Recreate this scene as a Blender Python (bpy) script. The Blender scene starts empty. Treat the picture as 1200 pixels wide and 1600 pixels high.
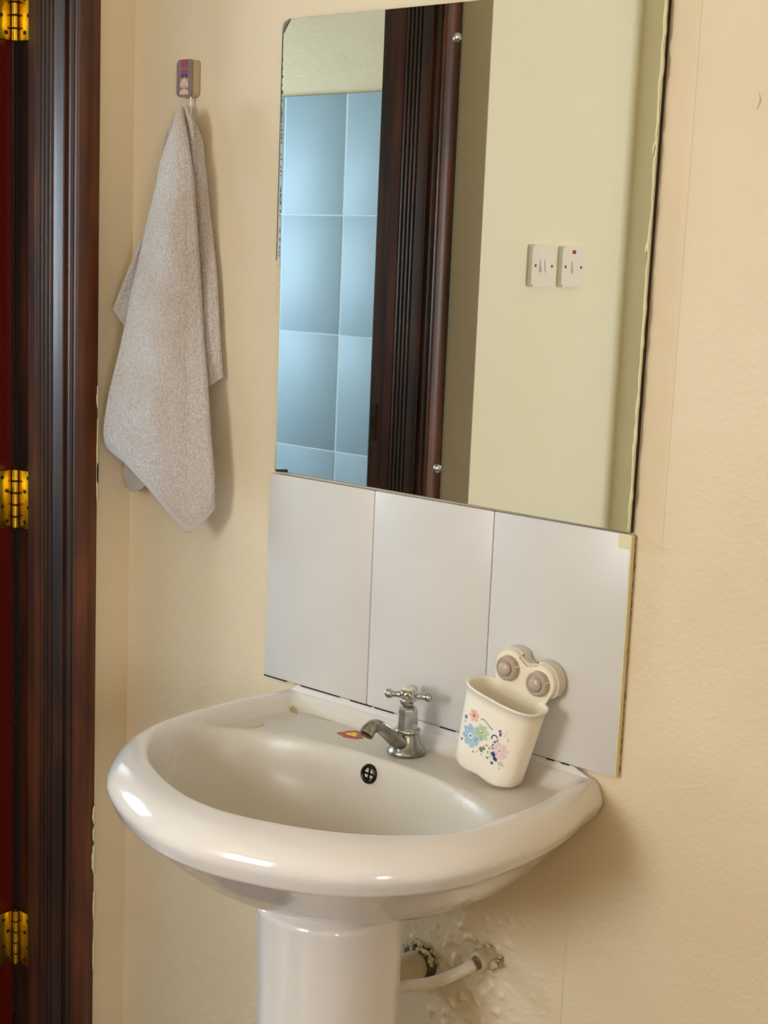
import bpy, bmesh, math, random
import numpy as np
from mathutils import Matrix, Vector, noise

# ---------------------------------------------------------------- camera
S = bpy.context.scene
COL = S.collection
cam_d = bpy.data.cameras.new('camera'); cam = bpy.data.objects.new('camera', cam_d); COL.objects.link(cam)
CP = Vector((1.478547, -1.501046, 0.303427)); YAW, PITCH, ROLL, FPX = 0.701627, -0.167548, 0.041365, 2304.69
fw = Vector((-math.sin(YAW)*math.cos(PITCH), math.cos(YAW)*math.cos(PITCH), math.sin(PITCH)))
rt = Vector((math.cos(YAW), math.sin(YAW), 0)); up = rt.cross(fw)
rt2 = rt*math.cos(ROLL)+up*math.sin(ROLL); up2 = -rt*math.sin(ROLL)+up*math.cos(ROLL)
M = Matrix((rt2, up2, -fw)).transposed().to_4x4(); M.translation = CP
cam.matrix_world = M
cam_d.sensor_fit = 'VERTICAL'; cam_d.sensor_height = 36; cam_d.lens = FPX*36/1600
cam_d.clip_start = .02
S.camera = cam
# ---------------------------------------------------------------- world, lights, exposure
S.view_settings.view_transform = 'Standard'; S.view_settings.look = 'None'
S.view_settings.gamma = 1; S.view_settings.use_curve_mapping = False
S.view_settings.exposure = 0.0
S.cycles.max_bounces = 10; S.cycles.diffuse_bounces = 6; S.cycles.glossy_bounces = 6
S.cycles.caustics_reflective = False; S.cycles.caustics_refractive = False
S.cycles.sample_clamp_indirect = 6
w = bpy.data.worlds.new('sky'); S.world = w; w.use_nodes = True
bg = w.node_tree.nodes['Background']; bg.inputs['Color'].default_value = (.62, .78, 1, 1); bg.inputs['Strength'].default_value = 1.2

def area(name, loc, aim, sx, sy, power, color):
    l = bpy.data.lights.new(name, 'AREA'); l.shape = 'RECTANGLE'; l.size = sx; l.size_y = sy
    l.energy = power; l.color = color
    o = bpy.data.objects.new(name, l); COL.objects.link(o); o.location = loc
    o.rotation_euler = (Vector(aim)-Vector(loc)).to_track_quat('-Z', 'Z').to_euler()
    return o
# daylight just outside the three windows (bathroom window, window on the right, big window behind the camera)
area('daylight_bathroom_window', (-2.02, -.74, .33), (0, -.74, .33), .56, .78, 38, (.68, .86, 1))
area('daylight_right_window', (3.33, -2.15, .25), (0, -2.15, .25), 1.0, 1.1, 80, (.93, .97, 1))
area('daylight_rear_window', (.02, -3.33, .60), (.02, 0, .60), .78, 1.1, 58, (.90, .945, 1))

# ---------------------------------------------------------------- materials
def mat(name, color, rough=.5, metal=0, noise_c=None, nscale=8, ndetail=4, nrange=(.35, .65), bump=None, coat=0, spec=.5, stretch=None, trans=0):
    """colour with optional second colour mixed by noise; bump = list of (scale, strength, distance)"""
    m = bpy.data.materials.new(name); m.use_nodes = True; nt = m.node_tree; N = nt.nodes; L = nt.links
    b = N['Principled BSDF']; b.inputs['Base Color'].default_value = (*color, 1)
    b.inputs['Roughness'].default_value = rough; b.inputs['Metallic'].default_value = metal
    b.inputs['Coat Weight'].default_value = coat; b.inputs['Coat Roughness'].default_value = .08
    b.inputs['Specular IOR Level'].default_value = spec
    if trans: b.inputs['Transmission Weight'].default_value = trans
    tc = N.new('ShaderNodeTexCoord'); mp = N.new('ShaderNodeMapping'); L.new(tc.outputs['Object'], mp.inputs[0])
    if stretch: mp.inputs['Scale'].default_value = stretch
    if noise_c:
        n = N.new('ShaderNodeTexNoise'); n.inputs['Scale'].default_value = nscale; n.inputs['Detail'].default_value = ndetail
        L.new(mp.outputs[0], n.inputs['Vector'])
        r = N.new('ShaderNodeValToRGB'); r.color_ramp.elements[0].position = nrange[0]; r.color_ramp.elements[1].position = nrange[1]
        r.color_ramp.elements[0].color = (*color, 1); r.color_ramp.elements[1].color = (*noise_c, 1)
        L.new(n.outputs['Fac'], r.inputs[0]); L.new(r.outputs[0], b.inputs['Base Color'])
    prev = None
    for sc, st, di in (bump or []):
        n = N.new('ShaderNodeTexNoise'); n.inputs['Scale'].default_value = sc; n.inputs['Detail'].default_value = 3
        L.new(mp.outputs[0], n.inputs['Vector'])
        bp = N.new('ShaderNodeBump'); bp.inputs['Strength'].default_value = st; bp.inputs['Distance'].default_value = di
        L.new(n.outputs['Fac'], bp.inputs['Height'])
        if prev: L.new(prev.outputs[0], bp.inputs['Normal'])
        L.new(bp.outputs[0], b.inputs['Normal']); prev = bp
    return m

def lin(r, g, b):
    f = lambda c: (c/255/12.92) if c/255 <= .04045 else ((c/255+.055)/1.055)**2.4
    return (f(r), f(g), f(b))

MW = mat('cream_wall_paint', lin(223, 205, 173), .5, noise_c=lin(228, 211, 181), nscale=3, bump=[(14, .35, .004), (170, .38, .0014), (45, .28, .0025)])
MWD = mat('cream_wall_paint_hall', lin(234, 229, 204), .55, noise_c=lin(236, 232, 209), nscale=3, bump=[(14, .3, .003), (120, .12, .001)])
MPL = mat('painted_rough_plaster', lin(223, 205, 173), .45, noise_c=lin(228, 211, 181), nscale=3, bump=[(90, .4, .002), (260, .4, .001)])
MCE = mat('ceiling_paint', lin(225, 220, 205), .8)
MFL = mat('floor_tile_beige', lin(84, 72, 62), .3, noise_c=lin(96, 82, 70), nscale=6)
MTI = mat('white_wall_tile', lin(209, 205, 201), .30, noise_c=lin(213, 209, 205), nscale=7, spec=.4, bump=[(9, .12, .0012)])
MTE = mat('tile_biscuit_edge', lin(205, 188, 150), .7, bump=[(90, .4, .001)])
MAD = mat('dirty_tile_adhesive', lin(150, 126, 84), .85, noise_c=lin(84, 70, 48), nscale=50, nrange=(.5, .7), bump=[(120, .7, .003)])
MGR = mat('grout_grey', lin(160, 152, 142), .9, bump=[(200, .3, .001)])
MBT = mat('pale_blue_tile', lin(158, 181, 197), .5, noise_c=lin(164, 187, 202), nscale=5, spec=.3)
MBG = mat('pale_blue_grout', lin(214, 226, 232), .8)
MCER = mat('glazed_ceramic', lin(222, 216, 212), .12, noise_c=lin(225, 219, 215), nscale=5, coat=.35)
_m = MCER.node_tree; _b = _m.nodes['Principled BSDF']; _a = _m.nodes.new('ShaderNodeAttribute'); _a.attribute_name = 'limescale_shade'  # inner glaze: dull with limescale, also toned down for the bowl's shade
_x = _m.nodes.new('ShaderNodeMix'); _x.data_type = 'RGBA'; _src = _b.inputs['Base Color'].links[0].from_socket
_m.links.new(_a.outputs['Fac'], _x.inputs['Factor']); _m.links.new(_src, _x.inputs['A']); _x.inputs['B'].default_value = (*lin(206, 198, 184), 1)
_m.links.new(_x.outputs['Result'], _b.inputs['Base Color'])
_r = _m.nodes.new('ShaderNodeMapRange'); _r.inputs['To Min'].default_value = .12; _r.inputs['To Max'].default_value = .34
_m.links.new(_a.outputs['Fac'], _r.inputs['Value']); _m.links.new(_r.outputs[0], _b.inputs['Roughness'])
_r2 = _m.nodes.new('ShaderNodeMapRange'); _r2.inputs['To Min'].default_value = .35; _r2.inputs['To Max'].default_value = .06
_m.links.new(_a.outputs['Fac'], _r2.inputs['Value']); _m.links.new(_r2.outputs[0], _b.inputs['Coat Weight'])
MCHR = mat('chrome_worn', lin(200, 200, 200), .12, 1, noise_c=lin(168, 166, 160), nscale=60, bump=[(90, .12, .0006)])
MCHD = mat('chrome_limescaled', lin(178, 172, 162), .27, 1, noise_c=lin(142, 137, 126), nscale=70, bump=[(140, .3, .0006)])
MBLK = mat('dark_hole', lin(14, 11, 9), .7)
MDCH = mat('darkened_chrome_ring', lin(58, 54, 52), .22, 1)
MBR = mat('lacquered_brass', (.86, .60, .05), .28, 1, noise_c=(.62, .40, .03), nscale=40, nrange=(.45, .75), bump=[(80, .3, .0008)])
MBRD = mat('stained_brass_gap', lin(70, 34, 8), .5, .6)
MCUP = mat('cream_plastic', lin(243, 235, 220), .32, spec=.5)
MCUI = mat('cream_plastic_plate', lin(240, 230, 208), .35)
MKN = mat('taupe_plastic', lin(184, 168, 152), .28, noise_c=lin(174, 157, 141), nscale=30)
MSUC = mat('suction_rubber', lin(214, 205, 190), .35)
MPVC = mat('cream_pvc', lin(206, 192, 162), .4, noise_c=lin(184, 166, 132), nscale=30)
MRUB = mat('dark_rubber_seal', lin(62, 50, 36), .6, noise_c=lin(120, 104, 80), nscale=120, nrange=(.5, .7))
MHOS = mat('white_hose_plastic', lin(222, 212, 198), .35, noise_c=lin(206, 190, 166), nscale=25)
MCRU = mat('crusty_sealant', lin(204, 192, 160), .85, noise_c=lin(158, 140, 110), nscale=80, nrange=(.55, .75), bump=[(160, .5, .003)])
MSWI = mat('switch_white_plastic', lin(232, 228, 220), .3)
MRED = mat('red_indicator_lens', lin(150, 12, 14), .2)
MSCR = mat('dark_screw_metal', lin(70, 62, 52), .4, .8)
MDOR = mat('red_brown_door_gloss', lin(98, 22, 11), .28, noise_c=lin(92, 18, 9), nscale=6, stretch=(3, 3, .5), bump=[(200, .08, .001)])
MGAP = mat('dark_gap_shade', lin(30, 30, 30), .6)
MWIN = mat('window_frame_white', lin(200, 198, 190), .4)
MSEA = mat('dried_cream_paint', lin(224, 214, 172), .55, bump=[(60, .4, .002)])
MBAND = mat('older_wall_paint', lin(222, 202, 167), .5, noise_c=lin(227, 208, 175), nscale=6, bump=[(60, .3, .002), (160, .18, .0012)])
MDRK = mat('mirror_dark_edge', lin(24, 18, 20), .4)
MCHP = mat('chipped_glass_edge', lin(140, 132, 122), .4, bump=[(80, .5, .002)])

# dark varnished timber: long grain along Z, glossy coat
def wood(name, c0, c1, c2, rough=.47):
    m = bpy.data.materials.new(name); m.use_nodes = True; nt = m.node_tree; N = nt.nodes; L = nt.links
    b = N['Principled BSDF']; b.inputs['Roughness'].default_value = rough
    b.inputs['Coat Weight'].default_value = .12; b.inputs['Coat Roughness'].default_value = .22
    tc = N.new('ShaderNodeTexCoord'); mp = N.new('ShaderNodeMapping'); mp.inputs['Scale'].default_value = (60, 60, 2.2)
    L.new(tc.outputs['Object'], mp.inputs[0])
    n = N.new('ShaderNodeTexNoise'); n.inputs['Scale'].default_value = 1; n.inputs['Detail'].default_value = 6; n.inputs['Distortion'].default_value = .6
    L.new(mp.outputs[0], n.inputs['Vector'])
    mp2 = N.new('ShaderNodeMapping'); mp2.inputs['Scale'].default_value = (18, 18, 5); L.new(tc.outputs['Object'], mp2.inputs[0])
    n2 = N.new('ShaderNodeTexNoise'); n2.inputs['Scale'].default_value = 1; n2.inputs['Detail'].default_value = 3; L.new(mp2.outputs[0], n2.inputs['Vector'])
    ad = N.new('ShaderNodeMath'); ad.operation = 'ADD'; L.new(n.outputs['Fac'], ad.inputs[0]); L.new(n2.outputs['Fac'], ad.inputs[1])
    hf = N.new('ShaderNodeMath'); hf.operation = 'MULTIPLY'; hf.inputs[1].default_value = .5; L.new(ad.outputs[0], hf.inputs[0])
    r = N.new('ShaderNodeValToRGB'); e = r.color_ramp.elements; e[0].position = .36; e[0].color = (*c0, 1); e[1].position = .64; e[1].color = (*c2, 1)
    k = e.new(.5); k.color = (*c1, 1)
    L.new(hf.outputs[0], r.inputs[0]); L.new(r.outputs[0], b.inputs['Base Color'])
    bp = N.new('ShaderNodeBump'); bp.inputs['Strength'].default_value = .35; bp.inputs['Distance'].default_value = .0015
    L.new(n.outputs['Fac'], bp.inputs['Height']); L.new(bp.outputs[0], b.inputs['Normal'])
    return m
MWOOD = wood('dark_varnished_timber', lin(28, 12, 5), lin(56, 26, 10), lin(92, 44, 17))
MWOODR = wood('reddish_worn_timber', lin(52, 22, 8), lin(84, 40, 16), lin(116, 60, 26))

def mirror_mat():
    m = bpy.data.materials.new('silvered_mirror'); m.use_nodes = True; nt = m.node_tree; N = nt.nodes; L = nt.links
    b = N['Principled BSDF']; b.inputs['Metallic'].default_value = 1; b.inputs['Roughness'].default_value = .012
    b.inputs['Base Color'].default_value = (.88, .90, .86, 1)
    return m
MMIR = mirror_mat()

def glass_mat():
    m = bpy.data.materials.new('window_glass'); m.use_nodes = True; nt = m.node_tree; N = nt.nodes; L = nt.links
    t = N.new('ShaderNodeBsdfTransparent'); g = N.new('ShaderNodeBsdfGlossy'); g.inputs['Roughness'].default_value = .02
    x = N.new('ShaderNodeMixShader'); x.inputs[0].default_value = .06
    L.new(t.outputs[0], x.inputs[1]); L.new(g.outputs[0], x.inputs[2]); L.new(x.outputs[0], N['Material Output'].inputs[0])
    return m
MGL = glass_mat()

def terry_mat():
    m = bpy.data.materials.new('grey_terry_cloth'); m.use_nodes = True; nt = m.node_tree; N = nt.nodes; L = nt.links
    b = N['Principled BSDF']; b.inputs['Roughness'].default_value = .95; b.inputs['Specular IOR Level'].default_value = .1
    b.inputs['Sheen Weight'].default_value = .35; b.inputs['Sheen Roughness'].default_value = .5
    tc = N.new('ShaderNodeTexCoord')
    n = N.new('ShaderNodeTexNoise'); n.inputs['Scale'].default_value = 420; n.inputs['Detail'].default_value = 3; L.new(tc.outputs['Object'], n.inputs['Vector'])
    r = N.new('ShaderNodeValToRGB'); r.color_ramp.elements[0].position = .32; r.color_ramp.elements[1].position = .68
    r.color_ramp.elements[0].color = (*lin(184, 174, 168), 1); r.color_ramp.elements[1].color = (*lin(216, 208, 203), 1)
    L.new(n.outputs['Fac'], r.inputs[0])
    n3 = N.new('ShaderNodeTexNoise'); n3.inputs['Scale'].default_value = 11; n3.inputs['Detail'].default_value = 2; L.new(tc.outputs['Object'], n3.inputs['Vector'])
    r3 = N.new('ShaderNodeValToRGB'); r3.color_ramp.elements[0].position = .45; r3.color_ramp.elements[1].position = .72
    r3.color_ramp.elements[0].color = (1, 1, 1, 1); r3.color_ramp.elements[1].color = (.93, .86, .80, 1)
    L.new(n3.outputs['Fac'], r3.inputs[0])
    mx = N.new('ShaderNodeMix'); mx.data_type = 'RGBA'; mx.blend_type = 'MULTIPLY'; mx.inputs['Factor'].default_value = 1
    L.new(r.outputs[0], mx.inputs['A']); L.new(r3.outputs[0], mx.inputs['B']); L.new(mx.outputs['Result'], b.inputs['Base Color'])
    n2 = N.new('ShaderNodeTexNoise'); n2.inputs['Scale'].default_value = 300; n2.inputs['Detail'].default_value = 2; L.new(tc.outputs['Object'], n2.inputs['Vector'])
    bp = N.new('ShaderNodeBump'); bp.inputs['Strength'].default_value = .8; bp.inputs['Distance'].default_value = .0025
    L.new(n2.outputs['Fac'], bp.inputs['Height']); L.new(bp.outputs[0], b.inputs['Normal'])
    return m
MTER = terry_mat()
MHEM = mat('grey_woven_hem', lin(200, 191, 187), .9, bump=[(500, .4, .0008)])
MEDG = mat('purple_grey_edge_thread', lin(96, 84, 112), .9)

# ---------------------------------------------------------------- helpers
def link(name, me, m, parent=None, smooth=False):
    o = bpy.data.objects.new(name, me); COL.objects.link(o)
    if m is not None and len(me.materials) == 0: me.materials.append(m)
    if smooth: me.shade_smooth()
    if parent: o.parent = parent
    return o
def obj(name, bm, m, parent=None, smooth=False, angle=None):
    me = bpy.data.meshes.new(name); bmesh.ops.recalc_face_normals(bm, faces=bm.faces); bm.to_mesh(me); bm.free()
    o = link(name, me, m, parent, smooth)
    if angle is not None:
        me.shade_smooth(); me.set_sharp_from_angle(angle=math.radians(angle))
    return o
def thing(name, label, cat, loc=(0, 0, 0), group=None):
    o = bpy.data.objects.new(name, None); COL.objects.link(o); o.location = loc; o.empty_display_size = .02
    o['label'] = label; o['category'] = cat
    if group: o['group'] = group
    return o
def keep(o, parent, loc=None):
    """mesh built in world coordinates: parent it without moving it"""
    o.parent = parent; o.matrix_parent_inverse = Matrix.Translation(-Vector(parent.location)); return o
def tag(o, label, cat, group=None):
    o['label'] = label; o['category'] = cat
    if group: o['group'] = group
    return o
def struct(o): o['kind'] = 'structure'; return o
def bx(bm, x0, x1, y0, y1, z0, z1, bev=0, seg=2):
    r = bmesh.ops.create_cube(bm, size=1)['verts']
    for v in r: v.co = Vector(((x0+x1)/2+v.co.x*(x1-x0), (y0+y1)/2+v.co.y*(y1-y0), (z0+z1)/2+v.co.z*(z1-z0)))
    if bev:
        es = list({e for v in r for e in v.link_edges})
        bmesh.ops.bevel(bm, geom=es, offset=bev, segments=seg, affect='EDGES', profile=.5)
    return bm
def box(*a, **k): return bx(bmesh.new(), *a, **k)
def lathe(bm, prof, seg=32, mtx=None, cap0=True, cap1=True):
    """prof = [(r, z)]"""
    rings = []
    for r, z in prof:
        rings.append([bm.verts.new((r*math.cos(2*math.pi*i/seg), r*math.sin(2*math.pi*i/seg), z)) for i in range(seg)])
    for a, b in zip(rings, rings[1:]):
        for i in range(seg): bm.faces.new((a[i], a[(i+1) % seg], b[(i+1) % seg], b[i]))
    if cap0: bm.faces.new(rings[0][::-1])
    if cap1: bm.faces.new(rings[-1])
    if mtx is not None:
        for R_ in rings:
            for v in R_: v.co = mtx @ v.co
    return bm
def axis_m(loc, d):
    return Matrix.Translation(loc) @ Vector(d).to_track_quat('Z', 'Y').to_matrix().to_4x4()
def cr(p, t):
    n = len(p)-1; i = min(int(t*n), n-1); f = t*n-i
    g = lambda k: p[k] if 0 <= k <= n else (2*p[0]-p[1] if k < 0 else 2*p[n]-p[n-1])
    a, b, c, d = g(i-1), g(i), g(i+1), g(i+2)
    return b+.5*f*(c-a+f*(2*a-5*b+4*c-d+f*(3*(b-c)+d-a)))
def tube(bm, pts, rad, seg=16, n=40, sy=1.0, cap=True):
    P = [Vector(p) for p in pts]; rr = rad if hasattr(rad, '__len__') else [rad]*len(P)
    prev = None; N_ = None
    for i in range(n+1):
        t = i/n; c = cr(P, t); r = cr([float(x) for x in rr], t)
        T = (cr(P, min(1, t+.01))-cr(P, max(0, t-.01))).normalized()
        if N_ is None: N_ = T.orthogonal().normalized()
        N_ = (N_-T*N_.dot(T)).normalized(); B_ = T.cross(N_)
        ring = [bm.verts.new(c+(N_*math.cos(2*math.pi*k/seg)+B_*math.sin(2*math.pi*k/seg)*sy)*r) for k in range(seg)]
        if prev:
            for k in range(seg): bm.faces.new((prev[k], prev[(k+1) % seg], ring[(k+1) % seg], ring[k]))
        elif cap: bm.faces.new(ring[::-1])
        prev = ring
    if cap: bm.faces.new(prev)
    return bm
def prism(bm, poly, z0, z1):
    """poly in xy, extruded along z"""
    a = [bm.verts.new((x, y, z0)) for x, y in poly]; b = [bm.verts.new((x, y, z1)) for x, y in poly]
    n = len(poly)
    for i in range(n): bm.faces.new((a[i], a[(i+1) % n], b[(i+1) % n], b[i]))
    bm.faces.new(a[::-1]); bm.faces.new(b)
    return bm
def sph(bm, c, r, sc=(1, 1, 1), u=20, v=12):
    m = Matrix.Translation(c) @ Matrix.Diagonal((*sc, 1))
    bmesh.ops.create_uvsphere(bm, u_segments=u, v_segments=v, radius=r, matrix=m); return bm

WY = .001; ZF = -1.13; ZC = 1.45
# ---------------------------------------------------------------- the room
struct(obj('floor', box(-2.2, 3.5, -3.5, .5, ZF-.1, ZF), MFL))
struct(obj('ceiling', box(-2.2, 3.5, -3.5, .5, ZC, ZC+.1), MCE))
wall_back = struct(obj('wall_back', box(-.52, 3.3, WY, .16, ZF, ZC), MW))
bm = bmesh.new()
bx(bm, -.52, -.32, -.067, WY+.02, ZF, ZC); bx(bm, -.52, -.32, -.817, -.067, .935, ZC)
wall_left = struct(obj('wall_left', bm, MW))
# block that carries the switches, standing 7 cm proud of the door frame, and the wall across its end
bm = bmesh.new()
bx(bm, -.52, -.25, -1.36, -.857, ZF, ZC); bx(bm, -.32, -.25, -.857, -.817, ZF, ZC)
bx(bm, -.52, -.3201, -.857, -.817, .935, ZC)
struct(obj('wall_near', bm, MWD))
struct(obj('wall_front', box(-.52, -.14, -1.402, -1.352, ZF, ZC), MWD))
def holed(name, axis, a0, a1, t0, t1, h, m):
    """wall across axis 'x' (plane x=const) or 'y' with one opening h=(a,b,z0,z1)"""
    bm = bmesh.new()
    for (p, q, z0, z1) in ((a0, h[0], ZF, ZC), (h[1], a1, ZF, ZC), (h[0], h[1], ZF, h[2]), (h[0], h[1], h[3], ZC)):
        if axis == 'x': bx(bm, t0, t1, p, q, z0, z1)
        else: bx(bm, p, q, t0, t1, z0, z1)
    return struct(obj(name, bm, m))
W1 = (-1.06, -.44, -.08, .74); W2 = (-2.7, -1.6, -.35, .85); W3 = (-.38, .42, .03, 1.18)
holed('wall_bathroom_left', 'x', -1.45, .16, -2.0, -1.9, W1, MW)
struct(obj('wall_right_blocker', box(1.95, 2.05, -1.38, WY, ZF, ZC), MW))  # unseen partition, added to keep window light off the basin's right side
holed('wall_right', 'x', -3.3, .16, 3.2, 3.3, W2, MW)
holed('wall_rear', 'y', -.5, 3.3, -3.3, -3.2, W3, MW)
struct(obj('wall_rear_left', box(-.52, -.4, -3.3, -1.45, ZF, ZC), MW))
struct(obj('wall_bathroom_back', box(-2.0, -.52, .06, .16, ZF, ZC), MW))
wbf = struct(obj('wall_bathroom_front', box(-2.0, -.52, -1.45, -1.335, ZF, ZC), MW))
def window(name, axis, t, h, inward, bars):
    bm = bmesh.new(); a, b, z0, z1 = h; s = .035
    rects = [(a, a+s, z0, z1), (b-s, b, z0, z1), (a+s, b-s, z0, z0+s), (a+s, b-s, z1-s, z1)]
    for k in range(1, bars): c = a+(b-a)*k/bars; rects.append((c-.014, c+.014, z0+s, z1-s))
    for (p, q, u, v) in rects:
        if axis == 'x': bx(bm, t-.02, t+.02, p, q, u, v)
        else: bx(bm, p, q, t-.02, t+.02, u, v)
    f = struct(obj(name, bm, MWIN))
    if axis == 'x': g = box(t-.002, t+.002, a+s, b-s, z0+s, z1-s)
    else: g = box(a+s, b-s, t-.002, t+.002, z0+s, z1-s)
    obj('pane', g, MGL, f)
window('window_1', 'x', -1.95, W1, 1, 2); window('window_2', 'x', 3.25, W2, -1, 3); window('window_3', 'y', -3.25, W3, 1, 3)
# pale blue bathroom tiles, one object each, shared mesh
bed = obj('grout_bed', box(-1.9, -.52, -1.3345, -1.3227, ZF, .712), MBG, wbf)
tp = bx(bmesh.new(), 0.0015, .2115, -.006, 0, .0015, .2990, bev=.0022, seg=2)
tme = None; random.seed(3)
for c in range(4):
    for r_ in range(6):
        x = -1.2824+.2143*c if c < 4 else 0
        z = .7141-.2995*(r_+1)
        if tme is None: o = obj('tile', tp, MBT, wbf, angle=40); tme = o.data
        else: o = link('tile', tme, None, wbf)
        o.location = (x+.001, -1.3255+random.uniform(-.0008, .0008)+.004, z)
        if c == 3: o.scale = (.55, 1, 1)
for r_ in range(6):
    for c in range(1, 3):
        o = link('tile', tme, None, wbf); o.location = (-1.2824-.2143*c+.001, -1.3215, .7141-.2995*(r_+1))

# rough plaster patch round the pipes
nx, nz = 150, 150; bm = bmesh.new(); g = []
for j in range(nz):
    row = []
    for i in range(nx):
        u, v = i/(nx-1), j/(nz-1); x = .27+.27*u; z = -.80+.33*v
        e = min(1, 6*min(u, 1-u, v, 1-v)); q = Vector((x, 0, z))
        m_ = max(0, min(1, 1.5-abs(u-.42)*2.6-abs(v-.55)*1.6+noise.noise(q*22)*.8)); h = m_*(.0018*(noise.noise(q*30)+.2)+.0034*max(0, noise.noise(q*80+Vector((7, 0, 0)))-.12)*2+.0008*noise.noise(q*210)*(noise.noise(q*15)+.4)); e *= 1
        row.append(bm.verts.new((x, WY-.0004-max(0, h)*e*1.2, z)))
    g.append(row)
for j in range(nz-1):
    for i in range(nx-1): bm.faces.new((g[j][i], g[j][i+1], g[j+1][i+1], g[j+1][i]))
pp = obj('rough_plaster_patch', bm, MPL, wall_back, smooth=True)
# paint ridges on the wall beside the mirror
bm = bmesh.new()
random.seed(8)
for (x, z, l) in ((.712, .50, .018), (-.26, -.45, .012), (.10, .66, .012)):
    tube(bm, [(x, WY, z), (x+.002, WY-.0005, z-l*.5), (x-.001, WY, z-l)], [.0005, .0011, .0004], 6, 8)
obj('paint_run', bm, MW, wall_back, smooth=True)['kind'] = 'stuff'

obj('old_paint_band', box(.602, .636, WY-.0004, WY+.001, -.02, .66, bev=.0003), MBAND, wall_back)
bm = bmesh.new(); tube(bm, [(.602, WY, .002), (.63, WY-.0003, -.010), (.646, WY, -.0105), (.655, WY, -.012)], [.0006, .0010, .0009, .0003], 6, 24)
obj('plaster_ridge', bm, MW, wall_back, smooth=True)
# ---------------------------------------------------------------- door frame, hinges, door
YF = -.106; YB = -.767
door = bpy.data.objects.new('door_1', None); COL.objects.link(door); door['kind'] = 'structure'
def jamb_profile(f):
    """profile (x, distance back into the wall) across the jamb, room side first; f maps distance -> y"""
    P = [(-.321, .040), (-.3155, .038), (-.3145, .030), (-.3150, .016), (-.3175, .009), (-.3195, .004), (-.324, .0015), (-.331, .0045), (-.335, .005), (-.338, .0015), (-.343, .003), (-.3465, .007), (-.351, .006), (-.352, .0015), (-.3535, 0), (-.374, .0)]
    x = -.3765
    for k in range(4):
        P += [(x, .0005), (x-.0012, .0045), (x-.0035, .0052), (x-.0048, .0015), (x-.0072, -.0002), (x-.0088, .0005)]
        x -= .0098
    P += [(x, .0005), (x-.0015, .004), (x-.003, .0005), (-.4395, .0005), (-.4405, .010), (-.482, .010), (-.482, .04)]
    return [(a, f(b)) for a, b in P]
j1 = obj('jamb', prism(bmesh.new(), jamb_profile(lambda d: YF+d), ZF, .90), MWOOD, door, angle=25)
j2 = obj('jamb', prism(bmesh.new(), jamb_profile(lambda d: YB-d-.01*0), ZF, .90), MWOOD, door, angle=25)
for j_ in (j1, j2):
    j_.data.materials.append(MWOODR)
    for p_ in j_.data.polygons:
        if len(p_.vertices) == 4 and (p_.center.x > -.3325 or -.440 < p_.center.x < -.416): p_.material_index = 1
obj('jamb_back', box(-.482, -.3215, -.817, YB-.02, ZF, .90), MWOOD, door)
hd = obj('head_rail', box(-.482, -.3155, -.817, -.067, .895, .935, bev=.003), MWOOD, door)
# worn chips where the wall paint laps the frame
bm = bmesh.new(); random.seed(5)
for (z, l, w_) in ((.10, .035, .0022), (.05, .10, .0014), (-.02, .06, .0012), (-.575, .03, .004), (-.61, .025, .0045), (-.64, .05, .0055), (-.72, .05, .0018), (-.80, .06, .001)):
    n_ = 9; e_ = [(-.0665, z-l*k/n_) for k in range(n_+1)]; f_ = [(-.0690-w_*math.sin(math.pi*(k+.5)/(n_+1))*random.uniform(.5, 1.1), z-l*k/n_) for k in range(n_, -1, -1)]
    P_ = e_+f_; a_ = [bm.verts.new((-.3146, y, zz)) for y, zz in P_]; c_ = [bm.verts.new((-.3137, y, zz)) for y, zz in P_]
    for k in range(len(P_)): bm.faces.new((a_[k], a_[(k+1) % len(P_)], c_[(k+1) % len(P_)], c_[k]))
    for k in range(n_): bm.faces.new((c_[k], c_[k+1], c_[2*n_-k], c_[2*n_+1-k]))
o = obj('paint_lap', bm, MSEA, door, smooth=True); o['kind'] = 'stuff'; o['label'] = 'cream wall paint lapping onto the dark frame edge'
# door panel opened away through the frame, only its hinge edge shows
obj('door_panel', box(-1.10, -.483, -.142, -.102, ZF+.008, .89, bev=.003), MDOR, door)
obj('rebate_shadow_strip', box(-.4826, -.4762, -.1012, -.0955, ZF, .90), MGAP, door)  # dark strip painted as the shade in the hinge gap
# hinges: both leaves, five knuckles, countersunk screws
def screw_bm(c, d, r):
    bm = bmesh.new(); lathe(bm, [(r, -.0004), (r, .0006), (r*.75, .0009), (r*.7, .0002), (.0001, .0002)], 14, axis_m(c, d)); return bm
def hinge(z0):
    h = bpy.data.objects.new('hinge', None); COL.objects.link(h); h.parent = door; h.location = (-.473, -.106, z0); H = .094
    lf = obj('leaf_plate', box(.0015, .0335, .0045, .0095, 0, H, bev=.0012), MBR, h, angle=30)
    # second leaf on the door edge, facing the room (+x)
    lf2 = obj('leaf_plate', box(-.0095, -.0052, -.034, -.003, 0, H, bev=.0012), MBR, h, angle=30)
    n = 5; g = .0022; L_ = (H-(n-1)*g)/n
    for k in range(n):
        z = k*(L_+g)
        obj('knuckle', lathe(bmesh.new(), [(.0038, z), (.0046, z+.0006), (.0046, z+L_-.0006), (.0038, z+L_)], 18), MBR, h, angle=40)
    obj('pin', lathe(bmesh.new(), [(.0026, -.003), (.0032, -.002), (.0030, H+.002), (.002, H+.004)], 14), MBRD, h, angle=40)
    for k, fz in enumerate((.12, .38, .64, .88)):
        xx = .022+(.006 if k % 2 else -.003)
        obj('screw', screw_bm((xx, .0044, fz*H), (0, -1, 0), .0032), MSCR, h)
        obj('screw', screw_bm((-.0051, -.016-(.005 if k % 2 else -.004), fz*H), (1, 0, 0), .0032), MSCR, h)
for z0 in (.612, -.140, -.888): hinge(z0)
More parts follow.
